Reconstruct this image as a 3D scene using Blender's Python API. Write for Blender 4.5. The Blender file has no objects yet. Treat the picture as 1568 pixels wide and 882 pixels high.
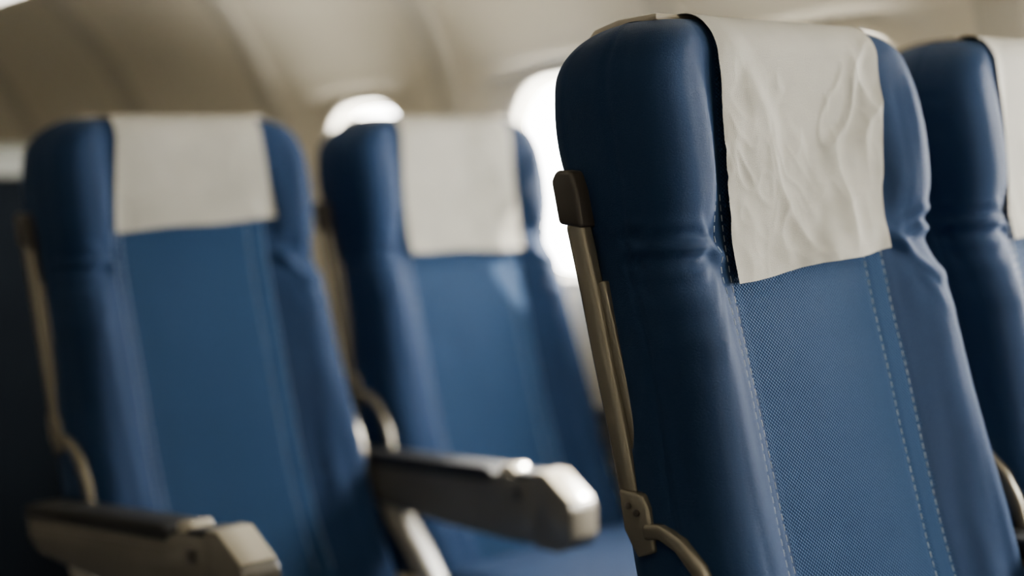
import bpy, bmesh, math
import numpy as np
from mathutils import Vector, Matrix, noise

scene=bpy.context.scene
COL=scene.collection

# ------------------------------------------------------------------ helpers
def link(o,parent=None):
    COL.objects.link(o)
    if parent: o.parent=parent
    return o
def mesh_obj(name,verts,faces,mats=(),parent=None,smooth=True,fmat=None):
    me=bpy.data.meshes.new(name)
    me.from_pydata([tuple(v) for v in verts],[],faces)
    for m in mats: me.materials.append(m)
    if fmat is not None:
        me.polygons.foreach_set('material_index',fmat)
    if smooth: me.polygons.foreach_set('use_smooth',[True]*len(me.polygons))
    me.update()
    o=bpy.data.objects.new(name,me)
    return link(o,parent)
def fixnormals(o):
    bm=bmesh.new(); bm.from_mesh(o.data); bmesh.ops.recalc_face_normals(bm,faces=bm.faces)
    bm.to_mesh(o.data); bm.free()
def extrude_profile(name,poly,x0,x1,mat,parent=None,bevel=.003,seg=3):
    """poly: list of (y,z); extruded in x"""
    n=len(poly)
    v=[(x0,p[0],p[1]) for p in poly]+[(x1,p[0],p[1]) for p in poly]
    f=[tuple(range(n)),tuple(range(2*n-1,n-1,-1))]+[(i,i+n,(i+1)%n+n,(i+1)%n) for i in range(n)]
    o=mesh_obj(name,v,f,[mat],parent,smooth=True)
    fixnormals(o)
    bake_bevel(o,bevel,seg)
    return o
def bake_bevel(o,w,seg):
    bm=bmesh.new(); bm.from_mesh(o.data)
    if w>0:
        ed=[e for e in bm.edges if len(e.link_faces)==2 and e.calc_face_angle(0)>math.radians(25)]
        bmesh.ops.bevel(bm,geom=ed,offset=w,segments=seg,profile=.5,affect='EDGES',clamp_overlap=True)
    for f in bm.faces: f.smooth=True
    bm.to_mesh(o.data); bm.free()
    try: o.data.set_sharp_from_angle(angle=math.radians(32))
    except Exception: pass
def box(name,lo,hi,mat,parent=None,bevel=.004,seg=3):
    return extrude_profile(name,[(lo[1],lo[2]),(hi[1],lo[2]),(hi[1],hi[2]),(lo[1],hi[2])],lo[0],hi[0],mat,parent,bevel,seg)
def ribbon(path,th):
    """closed outline of a strap following path (y,z)"""
    P=[Vector(p) for p in path]; L=[];R=[]
    for i,p in enumerate(P):
        d=(P[min(i+1,len(P)-1)]-P[max(i-1,0)]).normalized(); n=Vector((-d.y,d.x))
        L.append(p+n*th/2); R.append(p-n*th/2)
    return [tuple(q) for q in L+R[::-1]]
def spl(tab):
    xs=[a for a,b in tab]; ys=[b for a,b in tab]
    def f(x):
        if x<=xs[0]: return ys[0]
        if x>=xs[-1]: return ys[-1]
        i=max(j for j in range(len(xs)-1) if xs[j]<=x)
        h=xs[i+1]-xs[i]; t=(x-xs[i])/h
        def m(j):
            if j<=0: return (ys[1]-ys[0])/(xs[1]-xs[0])
            if j>=len(xs)-1: return (ys[-1]-ys[-2])/(xs[-1]-xs[-2])
            return (ys[j+1]-ys[j-1])/(xs[j+1]-xs[j-1])
        m0=m(i)*h;m1=m(i+1)*h
        return (2*t**3-3*t*t+1)*ys[i]+(t**3-2*t*t+t)*m0+(-2*t**3+3*t*t)*ys[i+1]+(t**3-t*t)*m1
    return f
def sstep(a,b,x):
    t=min(1,max(0,(x-a)/(b-a))); return t*t*(3-2*t)

# ------------------------------------------------------------------ materials
def newmat(name,base,rough=.6,metal=0,spec=.5,sheen=0):
    m=bpy.data.materials.new(name); m.use_nodes=True
    b=m.node_tree.nodes['Principled BSDF']
    b.inputs['Base Color'].default_value=(*base,1)
    b.inputs['Roughness'].default_value=rough
    b.inputs['Metallic'].default_value=metal
    b.inputs['Specular IOR Level'].default_value=spec
    if sheen:
        b.inputs['Sheen Weight'].default_value=sheen
        b.inputs['Sheen Roughness'].default_value=.35
        b.inputs['Sheen Tint'].default_value=(.4,.62,1,1)
    return m
def N(m,t,**k):
    n=m.node_tree.nodes.new(t)
    for a,b in k.items(): setattr(n,a,b)
    return n
def noise_color(m,c1,c2,scale=8,detail=4,bump=0,bscale=200,stretch=(1,1,1)):
    nt=m.node_tree; b=nt.nodes['Principled BSDF']
    tc=N(m,'ShaderNodeTexCoord'); mp=N(m,'ShaderNodeMapping'); mp.inputs['Scale'].default_value=stretch
    nt.links.new(tc.outputs['Object'],mp.inputs[0])
    no=N(m,'ShaderNodeTexNoise'); no.inputs['Scale'].default_value=scale; no.inputs['Detail'].default_value=detail
    nt.links.new(mp.outputs[0],no.inputs['Vector'])
    r=N(m,'ShaderNodeValToRGB'); r.color_ramp.elements[0].color=(*c1,1); r.color_ramp.elements[1].color=(*c2,1)
    r.color_ramp.elements[0].position=.3; r.color_ramp.elements[1].position=.7
    nt.links.new(no.outputs['Fac'],r.inputs[0]); nt.links.new(r.outputs[0],b.inputs['Base Color'])
    if bump:
        n2=N(m,'ShaderNodeTexNoise'); n2.inputs['Scale'].default_value=bscale; n2.inputs['Detail'].default_value=3
        nt.links.new(tc.outputs['Object'],n2.inputs['Vector'])
        bp=N(m,'ShaderNodeBump'); bp.inputs['Strength'].default_value=bump; bp.inputs['Distance'].default_value=.001
        nt.links.new(n2.outputs['Fac'],bp.inputs['Height']); nt.links.new(bp.outputs[0],b.inputs['Normal'])
    return m
def weave(m,px,pz,c1,c2,strength=.6,dist=.0008,noisy=True):
    nt=m.node_tree; b=nt.nodes['Principled BSDF']
    tc=N(m,'ShaderNodeTexCoord'); sp=N(m,'ShaderNodeSeparateXYZ'); nt.links.new(tc.outputs['Object'],sp.inputs[0])
    def sin(sock,per,ph=None):
        a=N(m,'ShaderNodeMath',operation='MULTIPLY'); a.inputs[1].default_value=2*math.pi/per
        nt.links.new(sock,a.inputs[0]); s=N(m,'ShaderNodeMath',operation='SINE'); nt.links.new(a.outputs[0],s.inputs[0]); return s.outputs[0]
    sx=sin(sp.outputs['X'],px); sz=sin(sp.outputs['Z'],pz)
    mu=N(m,'ShaderNodeMath',operation='MULTIPLY'); nt.links.new(sx,mu.inputs[0]); nt.links.new(sz,mu.inputs[1])
    h=N(m,'ShaderNodeMapRange'); h.inputs['From Min'].default_value=-.6; h.inputs['From Max'].default_value=.8
    nt.links.new(mu.outputs[0],h.inputs['Value'])
    mx=N(m,'ShaderNodeMix',data_type='RGBA'); mx.inputs['A'].default_value=(*c1,1); mx.inputs['B'].default_value=(*c2,1)
    nt.links.new(h.outputs[0],mx.inputs['Factor'])
    nt.links.new(mx.outputs['Result'],b.inputs['Base Color'])
    bp=N(m,'ShaderNodeBump'); bp.inputs['Strength'].default_value=strength; bp.inputs['Distance'].default_value=dist
    nt.links.new(h.outputs[0],bp.inputs['Height']); nt.links.new(bp.outputs[0],b.inputs['Normal'])
    return m

BLUE=newmat('blue_fabric',(.02,.06,.16),.68,0,.16,.10)
noise_color(BLUE,(.0046,.0215,.068),(.0068,.029,.088),6,3,.9,1300)
PANEL=newmat('blue_woven_panel',(.04,.10,.22),.75,0,.12,.10)
weave(PANEL,.0042,.0036,(.0048,.0215,.066),(.020,.062,.145),1.0,.0011)
COVER=newmat('headrest_cover_cloth',(.6,.58,.52),.85,0,.15)
noise_color(COVER,(.31,.303,.268),(.37,.361,.322),14,4,.7,1400)
THREAD=newmat('stitch_thread',(.45,.5,.55),.7); noise_color(THREAD,(.34,.39,.44),(.42,.47,.52),40,2)
BEIGE=newmat('beige_plastic',(.3,.27,.2),.26,0,.6); noise_color(BEIGE,(.105,.098,.083),(.132,.123,.104),10,2,.1,300)
CAPM=newmat('armrest_cap_plastic',(.5,.46,.37),.18,0,.8); noise_color(CAPM,(.38,.35,.28),(.44,.405,.33),10,2)
METAL=newmat('spine_metal',(.28,.25,.19),.25,.6,.5); noise_color(METAL,(.19,.177,.142),(.235,.218,.178),12,2,.1,300)
DARKCAP=newmat('dark_brown_plastic',(.035,.03,.026),.35); noise_color(DARKCAP,(.03,.026,.022),(.045,.038,.032),12,2)
BLACK=newmat('black_rubber_pad',(.018,.019,.022),.55,0,.3); noise_color(BLACK,(.008,.009,.011),(.014,.015,.018),15,3,.2,500)
SHELL=newmat('seat_shell_plastic',(.4,.37,.3),.45); noise_color(SHELL,(.34,.31,.25),(.38,.35,.28),8,2)
WALL=newmat('cabin_wall_panel',(.62,.59,.5),.34,0,.6); noise_color(WALL,(.64,.585,.46),(.70,.64,.51),3,3,.1,400)
DIMW=newmat('dimmed_opposite_panel',(.2,.19,.17),.5); noise_color(DIMW,(.13,.125,.11),(.17,.16,.14),3,3)  # unseen opposite side, colour darkened to cut bounce light on the seats
RIB=newmat('wall_rib_panel',(.42,.40,.34),.45); noise_color(RIB,(.46,.43,.35),(.51,.475,.39),4,3)
RAIL=newmat('partition_rail_plastic',(.2,.2,.17),.5); noise_color(RAIL,(.09,.095,.075),(.115,.12,.095),5,2)
REVEAL=newmat('window_reveal',(.78,.75,.66),.4); noise_color(REVEAL,(.80,.75,.62),(.86,.81,.68),5,2)
FLOORM=newmat('cabin_carpet',(.03,.035,.05),.95); noise_color(FLOORM,(.02,.024,.035),(.05,.055,.075),120,4,.6,500)
PARTM=newmat('partition_dark',(.02,.025,.035),1,0,.05); noise_color(PARTM,(.003,.004,.006),(.005,.007,.010),6,3)
FRAME=newmat('seat_frame_metal',(.3,.3,.3),.4,.8); noise_color(FRAME,(.27,.27,.27),(.33,.33,.33),9,2)

# ------------------------------------------------------------------ seat back loft
ZB,ZT=.45,1.153
yF=spl([(.44,-.165),(.5,-.138),(.56,-.110),(.63,-.088),(.72,-.066),(.82,-.045),(.93,-.022),(1.0,-.015),(1.08,-.015),(1.16,-.015)])
yR=spl([(.44,.0),(.6,.012),(.75,.04),(.93,.075),(1.0,.095),(1.05,.108),(1.10,.110),(1.16,.108)])
HW=spl([(.44,.222),(.6,.222),(.7,.219),(.8,.212),(.9,.207),(.955,.203),(1.0,.205),(1.07,.206),(1.12,.203),(1.16,.203)])
PP=spl([(.44,.018),(.6,.022),(.8,.024),(.9,.023),(.955,.014),(1.0,.023),(1.04,.021),(1.08,.014),(1.12,.007),(1.16,.004)])
RX,RF,RR=.06,.032,.05
def bol(x,z=1.05):
    h=sstep(.93,.99,z)
    return h*sstep(.114,.158,abs(x))+(1-h)*sstep(.106,.172,abs(x))
def ins(z,r):
    z0=ZT-r
    return 0 if z<=z0 else r-math.sqrt(max(0,r*r-(z-z0)**2))
def wrinkle(x,z,side,fold=1):
    ax=abs(x)
    w=sstep(.115,.15,ax)
    zc=.948-.25*(ax-.16)
    d=0
    for k,(dz,amp,wd,sl) in enumerate(((.026,.0055,.006,.9),(.008,.0090,.0065,.5),(-.012,.0085,.0070,-.1),(-.032,.0064,.009,-.7),(-.056,.0040,.012,-1.4))):
        n=noise.noise(Vector((ax*30,k*3.1,side*5)))
        c=zc+dz+sl*(ax-.165)+.006*n
        fade=.55+1.1*noise.noise(Vector((ax*26+k*7,side*2.2,k)))
        d+=amp*max(0,fade)*math.exp(-((z-c)/wd)**2)
    d=d*w-.005*w*math.exp(-((z-zc)/.03)**2)
    d*=fold
    d+=.0065*w*noise.noise(Vector((ax*34,z*6,side*7+2)))
    d+=.0014*(1-w)*noise.noise(Vector((x*14,z*12,5)))
    return d*(1-sstep(1.07,1.13,z)*.7)
SEAMS=(-.134,-.119,.086,.114)
def front_y(x,z):
    y=yF(z)-PP(z)*bol(x,z)-wrinkle(x,z,1 if x>0 else -1)
    for s in SEAMS:
        y+=.0014*math.exp(-((x-s)/.0035)**2)
    return y
def section(z):
    hw=HW(z)-ins(z,RX); fy=ins(z,RF); ry=yR(z)-ins(z,RR)
    rf=min(.036,hw*.4); rr=.028
    pts=[];mt=[]
    nf=140
    xe=hw-rf
    for i in range(nf):              # front, left to right
        x=-xe+2*xe*i/nf
        pts.append((x,front_y(x,z)+fy)); mt.append(1 if abs(x+xe/nf)<.116 and z<1.14 else 0)
    def side(sg,rev):
        y0=front_y(sg*xe,z)+fy
        out=[]
        for i in range(14):
            a=math.pi/2*i/14
            x=xe+rf*math.sin(a); y=y0+rf*(1-math.cos(a))
            out.append((x,y))
        ya=y0+rf; yb=ry-rr
        for i in range(18):
            t=i/18; y=ya+(yb-ya)*t
            bulge=.004*math.sin(math.pi*t)
            gro=-.0016*math.exp(-((t-.30)/.05)**2)
            out.append((hw+bulge+gro+.55*wrinkle(.17,z,sg,max(0,1-t*2.4))*max(0,1-t*.8),y))
        for i in range(10):
            a=math.pi/2*i/10
            out.append((hw-rr+rr*math.cos(a),yb+rr*math.sin(a)))
        out=[(sg*x,y) for x,y in out]
        return out[::-1] if rev else out
    r=side(1,False); pts+=r; mt+=[0]*len(r)
    nr=24; xr=hw-rr
    for i in range(nr):
        pts.append((xr-2*xr*i/nr,ry)); mt.append(0)
    l=side(-1,True); 
    pts+=[(-xr,ry)]+l[:-1]; mt+=[0]*len(l)
    return pts,mt
rows=[ZB+(ZT-RX-ZB)*i/230 for i in range(230)]+[ZT-RX+RX*math.sin(math.pi/2*i/22) for i in range(23)]
V=[];F=[];FM=[]
M=None
for k,z in enumerate(rows):
    p,mt=section(z)
    M=len(p)
    V+=[(x,y,z) for x,y in p]
    if k<len(rows)-1:
        for i in range(M):
            j=(i+1)%M
            F.append((k*M+i,k*M+j,(k+1)*M+j,(k+1)*M+i)); FM.append(mt[i])
base=(len(rows)-1)*M
last=[Vector(v) for v in V[base:base+M]]
cy=sum(v.y for v in last)/M
prev=base
for q in (.75,.5,.25,.04):
    st=len(V)
    for v in last: V.append((v.x*(1-(1-q)*.8) , cy+(v.y-cy)*q, ZT+.002*(1-q*q)))
    for i in range(M):
        j=(i+1)%M; F.append((prev+i,prev+j,st+j,st+i)); FM.append(0)
    prev=st
F.append(tuple(prev+i for i in range(M))); FM.append(0)
F.append(tuple(range(M-1,-1,-1))); FM.append(0)
back_o=mesh_obj('backrest',V,F,[BLUE,PANEL],None,True,FM)
back_me=back_o.data; bpy.data.objects.remove(back_o)

# stitches
V=[];F=[]
for sx in SEAMS:
    z=.5
    while z<1.0:
        z2=z+.0055
        a=Vector((sx,front_y(sx,z)-.0004,z)); b=Vector((sx,front_y(sx,z2)-.0004,z2))
        w=.00055
        st=len(V)
        for p in (a,b):
            for dx,dy in((-w,0),(0,-w),(w,0),(0,w)): V.append((p.x+dx,p.y+dy,p.z))
        for i in range(4): F.append((st+i,st+(i+1)%4,st+4+(i+1)%4,st+4+i))
        F+= [(st+3,st+2,st+1,st),(st+4,st+5,st+6,st+7)]
        z+=.0088
so=mesh_obj('stitching',V,F,[THREAD]); stitch_me=so.data; bpy.data.objects.remove(so)

def cover_mesh(seed,zl,zr,amp,wt=.117,wb=.121):
    nu,nv=130,190
    V=[];F=[]
    for j in range(nv+1):
        for i in range(nu+1):
            u=-1+2*i/nu
            zb=zl+(zr-zl)*(u+1)/2 + .0012*math.sin(u*5+seed)
            L1=ZT-RF-zb; L2=.5*math.pi*RF; L3=(.108-RR)-(-.015+RF); L4=.5*math.pi*RR; L5=.06
            T=L1+L2+L3+L4+L5; s=T*j/nv
            if s<L1: z=zb+s; y=yF(z)-.004; n=(-1,0)
            elif s<L1+L2:
                a=(s-L1)/RF; z=ZT-RF+(RF+.004)*math.sin(a); y=-.015+RF-(RF+.004)*math.cos(a); n=(-math.cos(a),math.sin(a))
            elif s<L1+L2+L3: z=ZT+.004; y=-.015+RF+(s-L1-L2); n=(0,1)
            elif s<L1+L2+L3+L4:
                a=(s-L1-L2-L3)/RR; z=ZT-RR+(RR+.004)*math.cos(a); y=.108-RR+(RR+.004)*math.sin(a); n=(math.sin(a),math.cos(a))
            else: z=ZT-RR-(s-L1-L2-L3-L4); y=yR(z)+.004; n=(1,0)
            fr=max(0,min(1,(L1-s)/L1))
            x=u*(wt+(wb-wt)*fr)
            p=Vector((x*9+seed*3.1,s*7,seed))
            d=amp*1.1*noise.noise(p)
            q=Vector((x*12+s*7+seed,s*4-x*6,seed+4))
            r=1-abs(noise.noise(q))*2.0; d+=amp*.75*max(0,r)**2*(.3+.9*abs(noise.noise(p*1.3+Vector((5,1,2)))))
            q=Vector((x*24-s*12,s*13+x*9,seed+9)); r=1-abs(noise.noise(q))*2.0
            d+=amp*.34*max(0,r)**2*max(0,.5+1.6*noise.noise(p*1.1+Vector((1,7,3))))
            q=Vector((x*44+s*26,s*30-x*16,seed+3)); r=1-abs(noise.noise(q))*2.0
            d+=amp*.12*max(0,r)**2*max(0,.3+1.8*noise.noise(p*1.5+Vector((4,2,3))))
            d+=amp*.22*noise.noise(Vector((x*46,s*36,seed)))
            d*=(1 if s<L1 else max(.25,1-(s-L1)/.03))
            d+=.004*fr**3 + .003*fr*abs(u)**4*math.sin(seed*2+u*3)
            d=max(d,-.002)
            if s<L1+L2: d=max(d,PP(z)*bol(x,z)*(1 if s<L1 else math.cos((s-L1)/RF)))   # rests on the side wings
            V.append((x,y+n[0]*d,z+n[1]*d))
    for j in range(nv):
        for i in range(nu):
            a=j*(nu+1)+i; F.append((a,a+1,a+nu+2,a+nu+1))
    o=mesh_obj('headrest_cover',V,F,[COVER]); me=o.data; bpy.data.objects.remove(o); return me

def build_hardware():
    tmp=[]
    def add(o): tmp.append((o.name,o.data,o)); return o
    zs=[.5,.6,.75,.93,1.0,1.05,1.09]
    front=[(yR(z)-.012,z) for z in zs]; rear=[(yR(z)+.020,z) for z in zs]
    poly=front+[(.085,1.125),(.06,1.147),(.02,1.1515),(.02,1.158),(.065,1.1575),(.095,1.152),(.119,1.13),(.127,1.11)]+rear[::-1]
    add(extrude_profile('back_shell',poly,-.150,.150,SHELL,None,.003,2))
    for sg,nm in((-1,'left'),(1,'right')):
        def X(a,b): return (min(sg*a,sg*b),max(sg*a,sg*b))
        x0,x1=X(.204,.221)
        add(extrude_profile('spine_bar_'+nm,ribbon([(.016,.742),(.027,.80),(.040,.86),(.052,.92),(.066,.983)],.020),x0,x1,METAL,None,.006,4))
        x0,x1=X(.203,.214)
        add(extrude_profile('spine_channel_'+nm,ribbon([(.004,.75),(.015,.81),(.029,.87),(.043,.93)],.010),x0,x1,METAL,None,.003,3))
        x0,x1=X(.200,.223)
        add(extrude_profile('spine_cap_'+nm,[(.052,.976),(.080,.980),(.087,1.018),(.080,1.027),(.062,1.025),(.056,1.008)],x0,x1,DARKCAP,None,.004,3))
        x0,x1=X(.205,.226)
        add(extrude_profile('hinge_bracket_'+nm,[(.022,.756),(-.004,.753),(-.010,.742),(-.016,.706),(.004,.699),(.018,.722)],x0,x1,METAL,None,.003,3))
        for bi,(by,bz) in enumerate(((.010,.743),(.001,.738))):
            x0,x1=X(.226,.2285)
            c=[(by+.0032*math.cos(a),bz+.0032*math.sin(a)) for a in [i*math.pi/6 for i in range(12)]]
            add(extrude_profile('hinge_bolt_%d_%s'%(bi,nm),c,x0,x1,DARKCAP,None,.0006,2))
        x0,x1=X(.212,.228)
        path=[(-.004,.722),(-.022,.724),(-.042,.715),(-.060,.697),(-.073,.67),(-.082,.635),(-.09,.58),(-.10,.52),(-.12,.45)]
        add(extrude_profile('recline_arm_'+nm,ribbon(path,.014),x0,x1,METAL,None,.004,3))
    nx,ny=40,44; hx,y0,y1,zt,zb=.222,-.165,-.58,.468,.35
    V=[];F=[]
    def rr(u,w,r):
        e=max(0,abs(u)-(w-r)); return r-math.sqrt(max(0,r*r-e*e))
    yc=(y0+y1)/2; hy=abs(y1-y0)/2
    for j in range(ny+1):
        b=math.sin(math.pi/2*(-1+2*j/ny))*hy
        for i in range(nx+1):
            a=math.sin(math.pi/2*(-1+2*i/nx))*hx
            z=zt-rr(a,hx,.035)-rr(b,hy,.035)+.012*(1-(a/hx)**2)*(1-(b/hy)**2)+.012*sstep(.06,.19,-b)
            V.append((a,yc+b,max(z,zb+.03)))
    n1=len(V)
    for j in range(ny+1):
        for i in range(nx+1):
            a=math.sin(math.pi/2*(-1+2*i/nx))*hx; b=math.sin(math.pi/2*(-1+2*j/ny))*hy
            V.append((a,yc+b,zb))
    W=nx+1
    for j in range(ny):
        for i in range(nx):
            q=j*W+i; F.append((q,q+1,q+W+1,q+W)); F.append((n1+q,n1+q+W,n1+q+W+1,n1+q+1))
    for i in range(nx):
        F.append((i,n1+i,n1+i+1,i+1)); q=ny*W+i; F.append((q,q+1,n1+q+1,n1+q))
    for j in range(ny):
        q=j*W; F.append((q,q+W,n1+q+W,n1+q)); q=j*W+nx; F.append((q,n1+q,n1+q+W,q+W))
    o=mesh_obj('seat_cushion',V,F,[BLUE]); fixnormals(o); add(o)
    add(box('seat_pan',(-.22,-.56,.31),(.22,-.05,.349),DARKCAP,None,.006))
    add(box('beam_front',(-.25,-.47,.26),(.25,-.43,.31),FRAME,None,.008))
    add(box('beam_rear',(-.25,-.16,.26),(.25,-.12,.31),FRAME,None,.008))
    for nm,x in(('left',-.18),('right',.18)):
        add(extrude_profile('leg_front_'+nm,ribbon([(-.45,.27),(-.47,.0)],.03),x-.012,x+.012,FRAME,None,.003))
        add(extrude_profile('leg_rear_'+nm,ribbon([(-.14,.27),(-.05,.0)],.03),x-.012,x+.012,FRAME,None,.003))
        add(box('floor_track_'+nm,(x-.018,-.50,.0),(x+.018,-.02,.012),FRAME,None,.003))
    return tmp
def armrest(x,w,pre):
    tmp=[]
    a,b=x-w/2,x+w/2
    body=[(.0,.600),(.0,.628),(-.365,.632),(-.375,.637),(-.468,.639),(-.468,.550),(-.40,.548),(-.26,.556),(-.12,.570),(-.03,.582)]
    tmp.append(extrude_profile(pre+'body',body,a,b,BEIGE,None,.003,3))
    tmp.append(extrude_profile(pre+'pad',[(.004,.625),(.004,.640),(-.02,.646),(-.345,.646),(-.362,.640),(-.362,.625)],a-.0015,b+.0015,BLACK,None,.005,3))
    tmp.append(extrude_profile(pre+'latch',[(-.366,.632),(-.366,.648),(-.392,.650),(-.400,.640)],a+.010,b-.006,CAPM,None,.003,3))
    tmp.append(extrude_profile(pre+'pad_front',[(-.404,.634),(-.404,.643),(-.440,.644),(-.440,.634)],a+.001,b-.001,BLACK,None,.002,3))
    cap=[(-.442,.545),(-.442,.645),(-.466,.644),(-.508,.612),(-.514,.601),(-.513,.564),(-.503,.549),(-.485,.543)]
    tmp.append(extrude_profile(pre+'end_cap',cap,a-.001,b+.001,BEIGE,None,.0022,3))
    tmp.append(extrude_profile(pre+'end_cap_lit_face',[(-.446,.6445),(-.446,.6475),(-.467,.6465),(-.510,.6135),(-.5085,.611),(-.466,.6435)],a+.001,b-.001,CAPM,None,.0008,2))  # paler sheet: light falling on the cap's top, put into the colour
    tmp.append(box(pre+'button',(a-.002,-.420,.606),(a+.002,-.404,.622),DARKCAP,None,.001,2))
    tmp.append(box(pre+'trim_line',(a-.0008,-.36,.6175),(a+.002,-.01,.6195),DARKCAP,None,0))
    tmp.append(extrude_profile(pre+'support',ribbon([(-.085,.60),(-.125,.548),(-.17,.50),(-.215,.44),(-.23,.34),(-.23,.28)],.030),a+.008,b-.008,CAPM,None,.005,3))
    return [(o.name,o.data,o) for o in tmp]
hw_parts=build_hardware()
left_parts=armrest(-.25,.048,'armrest_left_')
right_parts=armrest(.243,.036,'armrest_right_')
for n,m,o in hw_parts+left_parts+right_parts: bpy.data.objects.remove(o)

def seat(x,y,cov,right=False,tilt=0):
    e=bpy.data.objects.new('airplane_seat',None); COL.objects.link(e); e.location=(x,y,0); e.empty_display_size=.2
    def part(n,m):
        o=bpy.data.objects.new(n,m); return link(o,e)
    part('backrest',back_me); part('stitching',stitch_me); part('headrest_cover',cov)
    for n,m,_ in hw_parts: part(n,m)
    for n,m,_ in left_parts:
        o=part(n,m)
        if tilt and not n.endswith('support'):
            pv=Vector((0,-.02,.62)); Rm=Matrix.Rotation(-tilt,4,'X')
            o.matrix_local=Matrix.Translation(pv)@Rm@Matrix.Translation(-pv)
    if right:
        for n,m,_ in right_parts: part(n,m)
    return e
PITCH=1.047
seat(0,-PITCH,cover_mesh(1.7,.921,.939,.0076,.121,.122))
seat(.485,-PITCH,cover_mesh(5.2,.935,.94,.004,.140,.130),True)
seat(0,0,cover_mesh(3.3,.994,1.003,.003,.117,.131),tilt=math.radians(2))
seat(.5,0,cover_mesh(8.4,.937,.93,.004),True)

# ------------------------------------------------------------------ cabin shell
WX=.78
XP=spl([(0,.62),(.2,.70),(.5,.76),(.8,.78),(1.18,.78),(1.26,.765),(1.34,.73),(1.42,.68),(1.5,.61),(1.58,.52)])
WSP=.577; WY0=.025
wins=[WY0+WSP*k for k in range(-5,6)]
YS,YE=-3.05,3.2
WW,WH,WZ=.147,.188,1.050
def rrect(n,hw,hh,r,cy,cz):
    out=[]
    for k in range(n):
        a=2*math.pi*(k+.5)/n
        c,s=math.cos(a),math.sin(a); e=3.0
        q=(abs(c)**e+abs(s)**e)**(-1/e)
        out.append((cy+hw*q*c,cz+hh*q*s))
    return out
WN=[1]
def make_wall(name,sgn,xoff,shade,mat):
    """shade(y) -> height of the lower edge of the shade added to block daylight, or None when it is up"""
    V=[];F=[];FM=[]
    def X(z,d=0): return sgn*(XP(z)-d)+xoff
    n=96
    z0,z1=.80,1.30
    bounds=[YS]+[(wins[i]+wins[i+1])/2 for i in range(len(wins)-1)]+[YE]
    for i,wy in enumerate(wins):
        ya,yb=bounds[i],bounds[i+1]
        inner=rrect(n,WW,WH,.1,wy,WZ)
        outer=[]
        for k in range(n):
            a=2*math.pi*(k+.5)/n; c,s=math.cos(a),math.sin(a); q=1/max(abs(c),abs(s)); c*=q;s*=q
            outer.append((wy+(c*(yb-wy) if c>0 else -c*(ya-wy)), WZ+(s*(z1-WZ) if s>0 else -s*(z0-WZ))))
        L=14
        st=len(V)
        for dep,grow in((.045,-.010),(.024,-.006),(.004,-.001)):
            for (y,z),(oy,oz) in zip(inner,outer):
                V.append((X(z)+sgn*dep,wy+(y-wy)*(1+grow/WW),WZ+(z-WZ)*(1+grow/WW)))
        for l in range(L+1):
            t=l/L
            for (y,z),(oy,oz) in zip(inner,outer):
                yy=y+(oy-y)*t; zz=z+(oz-z)*t
                dish=.010*(1-sstep(0.15,.55,t))
                V.append((X(zz,-dish),yy,zz))
        R=3+L+1
        for l in range(R-1):
            for k in range(n):
                k2=(k+1)%n
                F.append((st+l*n+k,st+l*n+k2,st+(l+1)*n+k2,st+(l+1)*n+k)); FM.append(1 if l<3 else 0)
        wv=[];wf=[]
        for dep,g in((.044,-.015),(.034,-.015),(.030,-.011),(.030,-.006),(.036,-.004)):
            for (y,z) in inner: wv.append((X(1.0)+sgn*dep,wy+(y-wy)*(1+g/WW),WZ+(z-WZ)*(1+g/WW)))
        for l in range(4):
            for k in range(n): wf.append((l*n+k,l*n+(k+1)%n,(l+1)*n+(k+1)%n,(l+1)*n+k))
        zs_=shade(wy)
        if zs_ is not None:
            pts=[(wy+(y-wy)*(1-.009/WW),WZ+(z-WZ)*(1-.009/WW)) for (y,z) in inner]
            pts=[p for p in pts if p[1]>=zs_]
            pts.sort(key=lambda p:math.atan2(p[1]-(zs_+.02 if zs_>WZ else WZ),p[0]-wy))
            b0=len(wv)
            for y,z in pts: wv.append((X(1.0)+sgn*.04,y,z))
            wf.append(tuple(b0+k for k in range(len(pts))))
        mesh_obj('window_%d'%WN[0],wv,wf,[REVEAL]); WN[0]+=1
    ny=60
    def strip(zs):
        st=len(V)
        for z in zs:
            for j in range(ny+1): V.append((X(z),YS+(YE-YS)*j/ny,z))
        for a in range(len(zs)-1):
            for j in range(ny):
                q=st+a*(ny+1)+j; F.append((q,q+1,q+ny+2,q+ny+1)); FM.append(0)
    strip([i*.05 for i in range(17)])
    strip([1.30+.28*i/14 for i in range(15)])
    return mesh_obj(name,V,F,[mat,REVEAL],None,True,FM)
make_wall('wall_window_side',1,0,lambda y:0 if y>1.0 else (1.165 if -.7<y<-.4 else None),WALL)  # added shades: rear ones shut to darken the rear, one lowered over a bright sliver
OPP=-2.0
make_wall('wall_opposite',-1,OPP,lambda y:0,DIMW)  # unseen side: shades added shut to keep light off the seat sides
def ribs(sgn,xoff,start,mat):
    k=start
    for i in range(len(wins)-1):
        yc=(wins[i]+wins[i+1])/2
        V=[];F=[]
        zs=[.02+1.55*j/60 for j in range(61)]
        cs=[(-.040,-.002),(-.036,.005),(-.030,.007),(.030,.007),(.036,.005),(.040,-.002)]
        for z in zs:
            for dy,d in cs: V.append((sgn*(XP(z)-d)+xoff,yc+dy,z))
        for a in range(60):
            for j in range(5):
                q=a*6+j; F.append((q,q+1,q+7,q+6))
        mesh_obj('trim_%d'%k,V,F,[mat]); k+=1
    return k
k=ribs(1,0,1,RIB); ribs(-1,OPP,k,DIMW)
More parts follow.
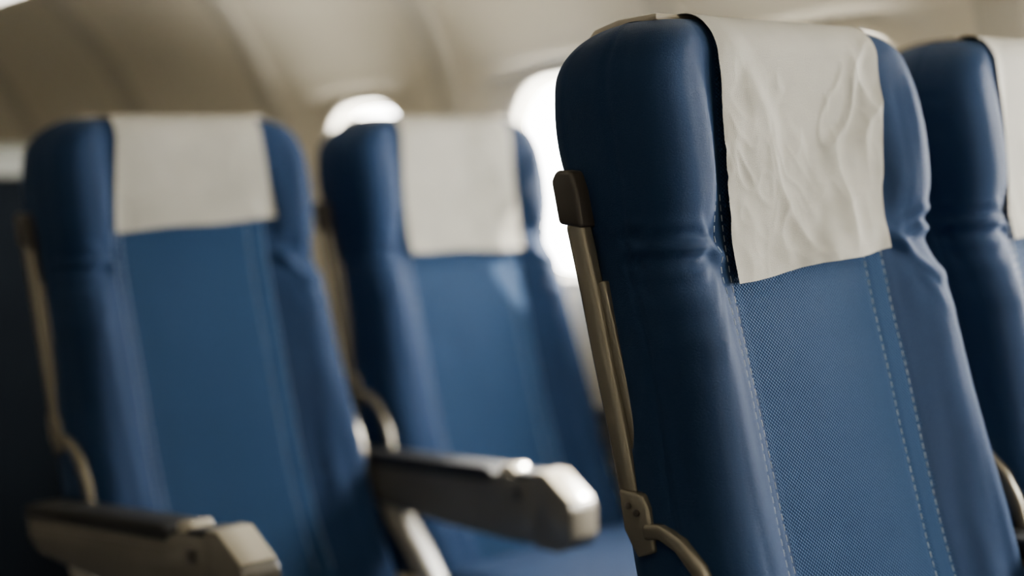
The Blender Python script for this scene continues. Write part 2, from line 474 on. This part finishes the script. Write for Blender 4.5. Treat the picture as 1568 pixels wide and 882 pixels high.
def bin_(name,sgn,xoff,mat):
    poly=[(.53,1.585),(.40,1.60),(.10,1.61),(.04,1.63),(.02,1.68),(.06,1.92),(.12,2.0),(.62,2.0),(.62,1.60)]
    n=len(poly)
    V=[(sgn*x+xoff,YS+.01,z) for x,z in poly]+[(sgn*x+xoff,YE-.01,z) for x,z in poly]
    F=[tuple(range(n)),tuple(range(2*n-1,n-1,-1))]+[(i,i+n,(i+1)%n+n,(i+1)%n) for i in range(n)]
    o=mesh_obj(name,V,F,[mat]); fixnormals(o); bake_bevel(o,.012,3)
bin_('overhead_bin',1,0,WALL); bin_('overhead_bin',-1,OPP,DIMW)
V=[];F=[]
xs=[OPP-.7+( .7-(OPP-.7))*i/24 for i in range(25)]
for x in xs:
    c=(x+1.0)/1.7
    z=2.0+.14*max(0,1-c*c)
    V+=[(x,YS,z),(x,YE,z)]
for i in range(24): F.append((2*i,2*i+1,2*i+3,2*i+2))
mesh_obj('ceiling',V,F,[WALL])
box('floor',(OPP-.64,YS,-.05),(.64,YE,0),FLOORM,None,0)
def bulkhead(name,y,th,mat):
    box(name,(OPP-.8,y,-.05),(.8,y+th,2.2),mat,None,0)
bulkhead('wall_front',YS-.06,.05,WALL)
bulkhead('wall_rear',YE+.01,.05,WALL)
e=bpy.data.objects.new('cabin_partition',None); COL.objects.link(e)
PY=1.20
box('partition_panel',(-.32,PY,0),(.60,PY+.04,1.125),PARTM,e,.004)
box('partition_rail',(-.32,PY-.005,1.125),(.60,PY+.045,1.195),RAIL,e,.008)

# ------------------------------------------------------------------ lights
def area(name,loc,rot,sx,sy,power,col):
    l=bpy.data.lights.new(name,'AREA'); l.shape='RECTANGLE'; l.size=sx; l.size_y=sy; l.energy=power; l.color=col
    o=bpy.data.objects.new(name,l); o.location=loc; o.rotation_euler=rot; COL.objects.link(o); return o
for wy in wins:
    if wy<1.0:
        area('window_daylight',(WX+.06,wy,WZ),(0,math.radians(90),0),.42,.30,16,(1,.975,.91))
for y in (-1.8,.2):
    area('ceiling_fill',(-1.0,y,2.08),(0,0,0),.35,1.6,2.0,(1,.85,.64))  # unseen lamps, added to brighten and warm the wall panels
s=bpy.data.lights.new('sun','SUN'); s.energy=40; s.angle=.02; s.color=(1,.93,.8)
so=bpy.data.objects.new('sun',s); COL.objects.link(so)
d=Vector((-.53,.15,-.42)); so.rotation_euler=d.to_track_quat('-Z','Y').to_euler()
w=bpy.data.worlds.new('World'); scene.world=w; w.use_nodes=True
w.node_tree.nodes['Background'].inputs[0].default_value=(1,.98,.94,1); w.node_tree.nodes['Background'].inputs[1].default_value=34.0

# ------------------------------------------------------------------ camera
yaw,pit,rol=math.radians(43.03),math.radians(2.87),math.radians(3.08)
Fw=Vector((math.sin(yaw)*math.cos(pit),math.cos(yaw)*math.cos(pit),-math.sin(pit)))
R=Vector((math.cos(yaw),-math.sin(yaw),0)); U=R.cross(Fw)
R2=R*math.cos(rol)-U*math.sin(rol); U2=U*math.cos(rol)+R*math.sin(rol)
cam=bpy.data.cameras.new('camera'); co=bpy.data.objects.new('camera',cam); COL.objects.link(co)
m=Matrix((R2,U2,-Fw)).transposed().to_4x4(); m.translation=Vector((-1.146,-1.894,.993)); co.matrix_world=m
cam.lens=53.24; cam.sensor_width=36; cam.clip_start=.02
cam.dof.use_dof=True; cam.dof.focus_distance=1.31; cam.dof.aperture_fstop=1.8
scene.camera=co
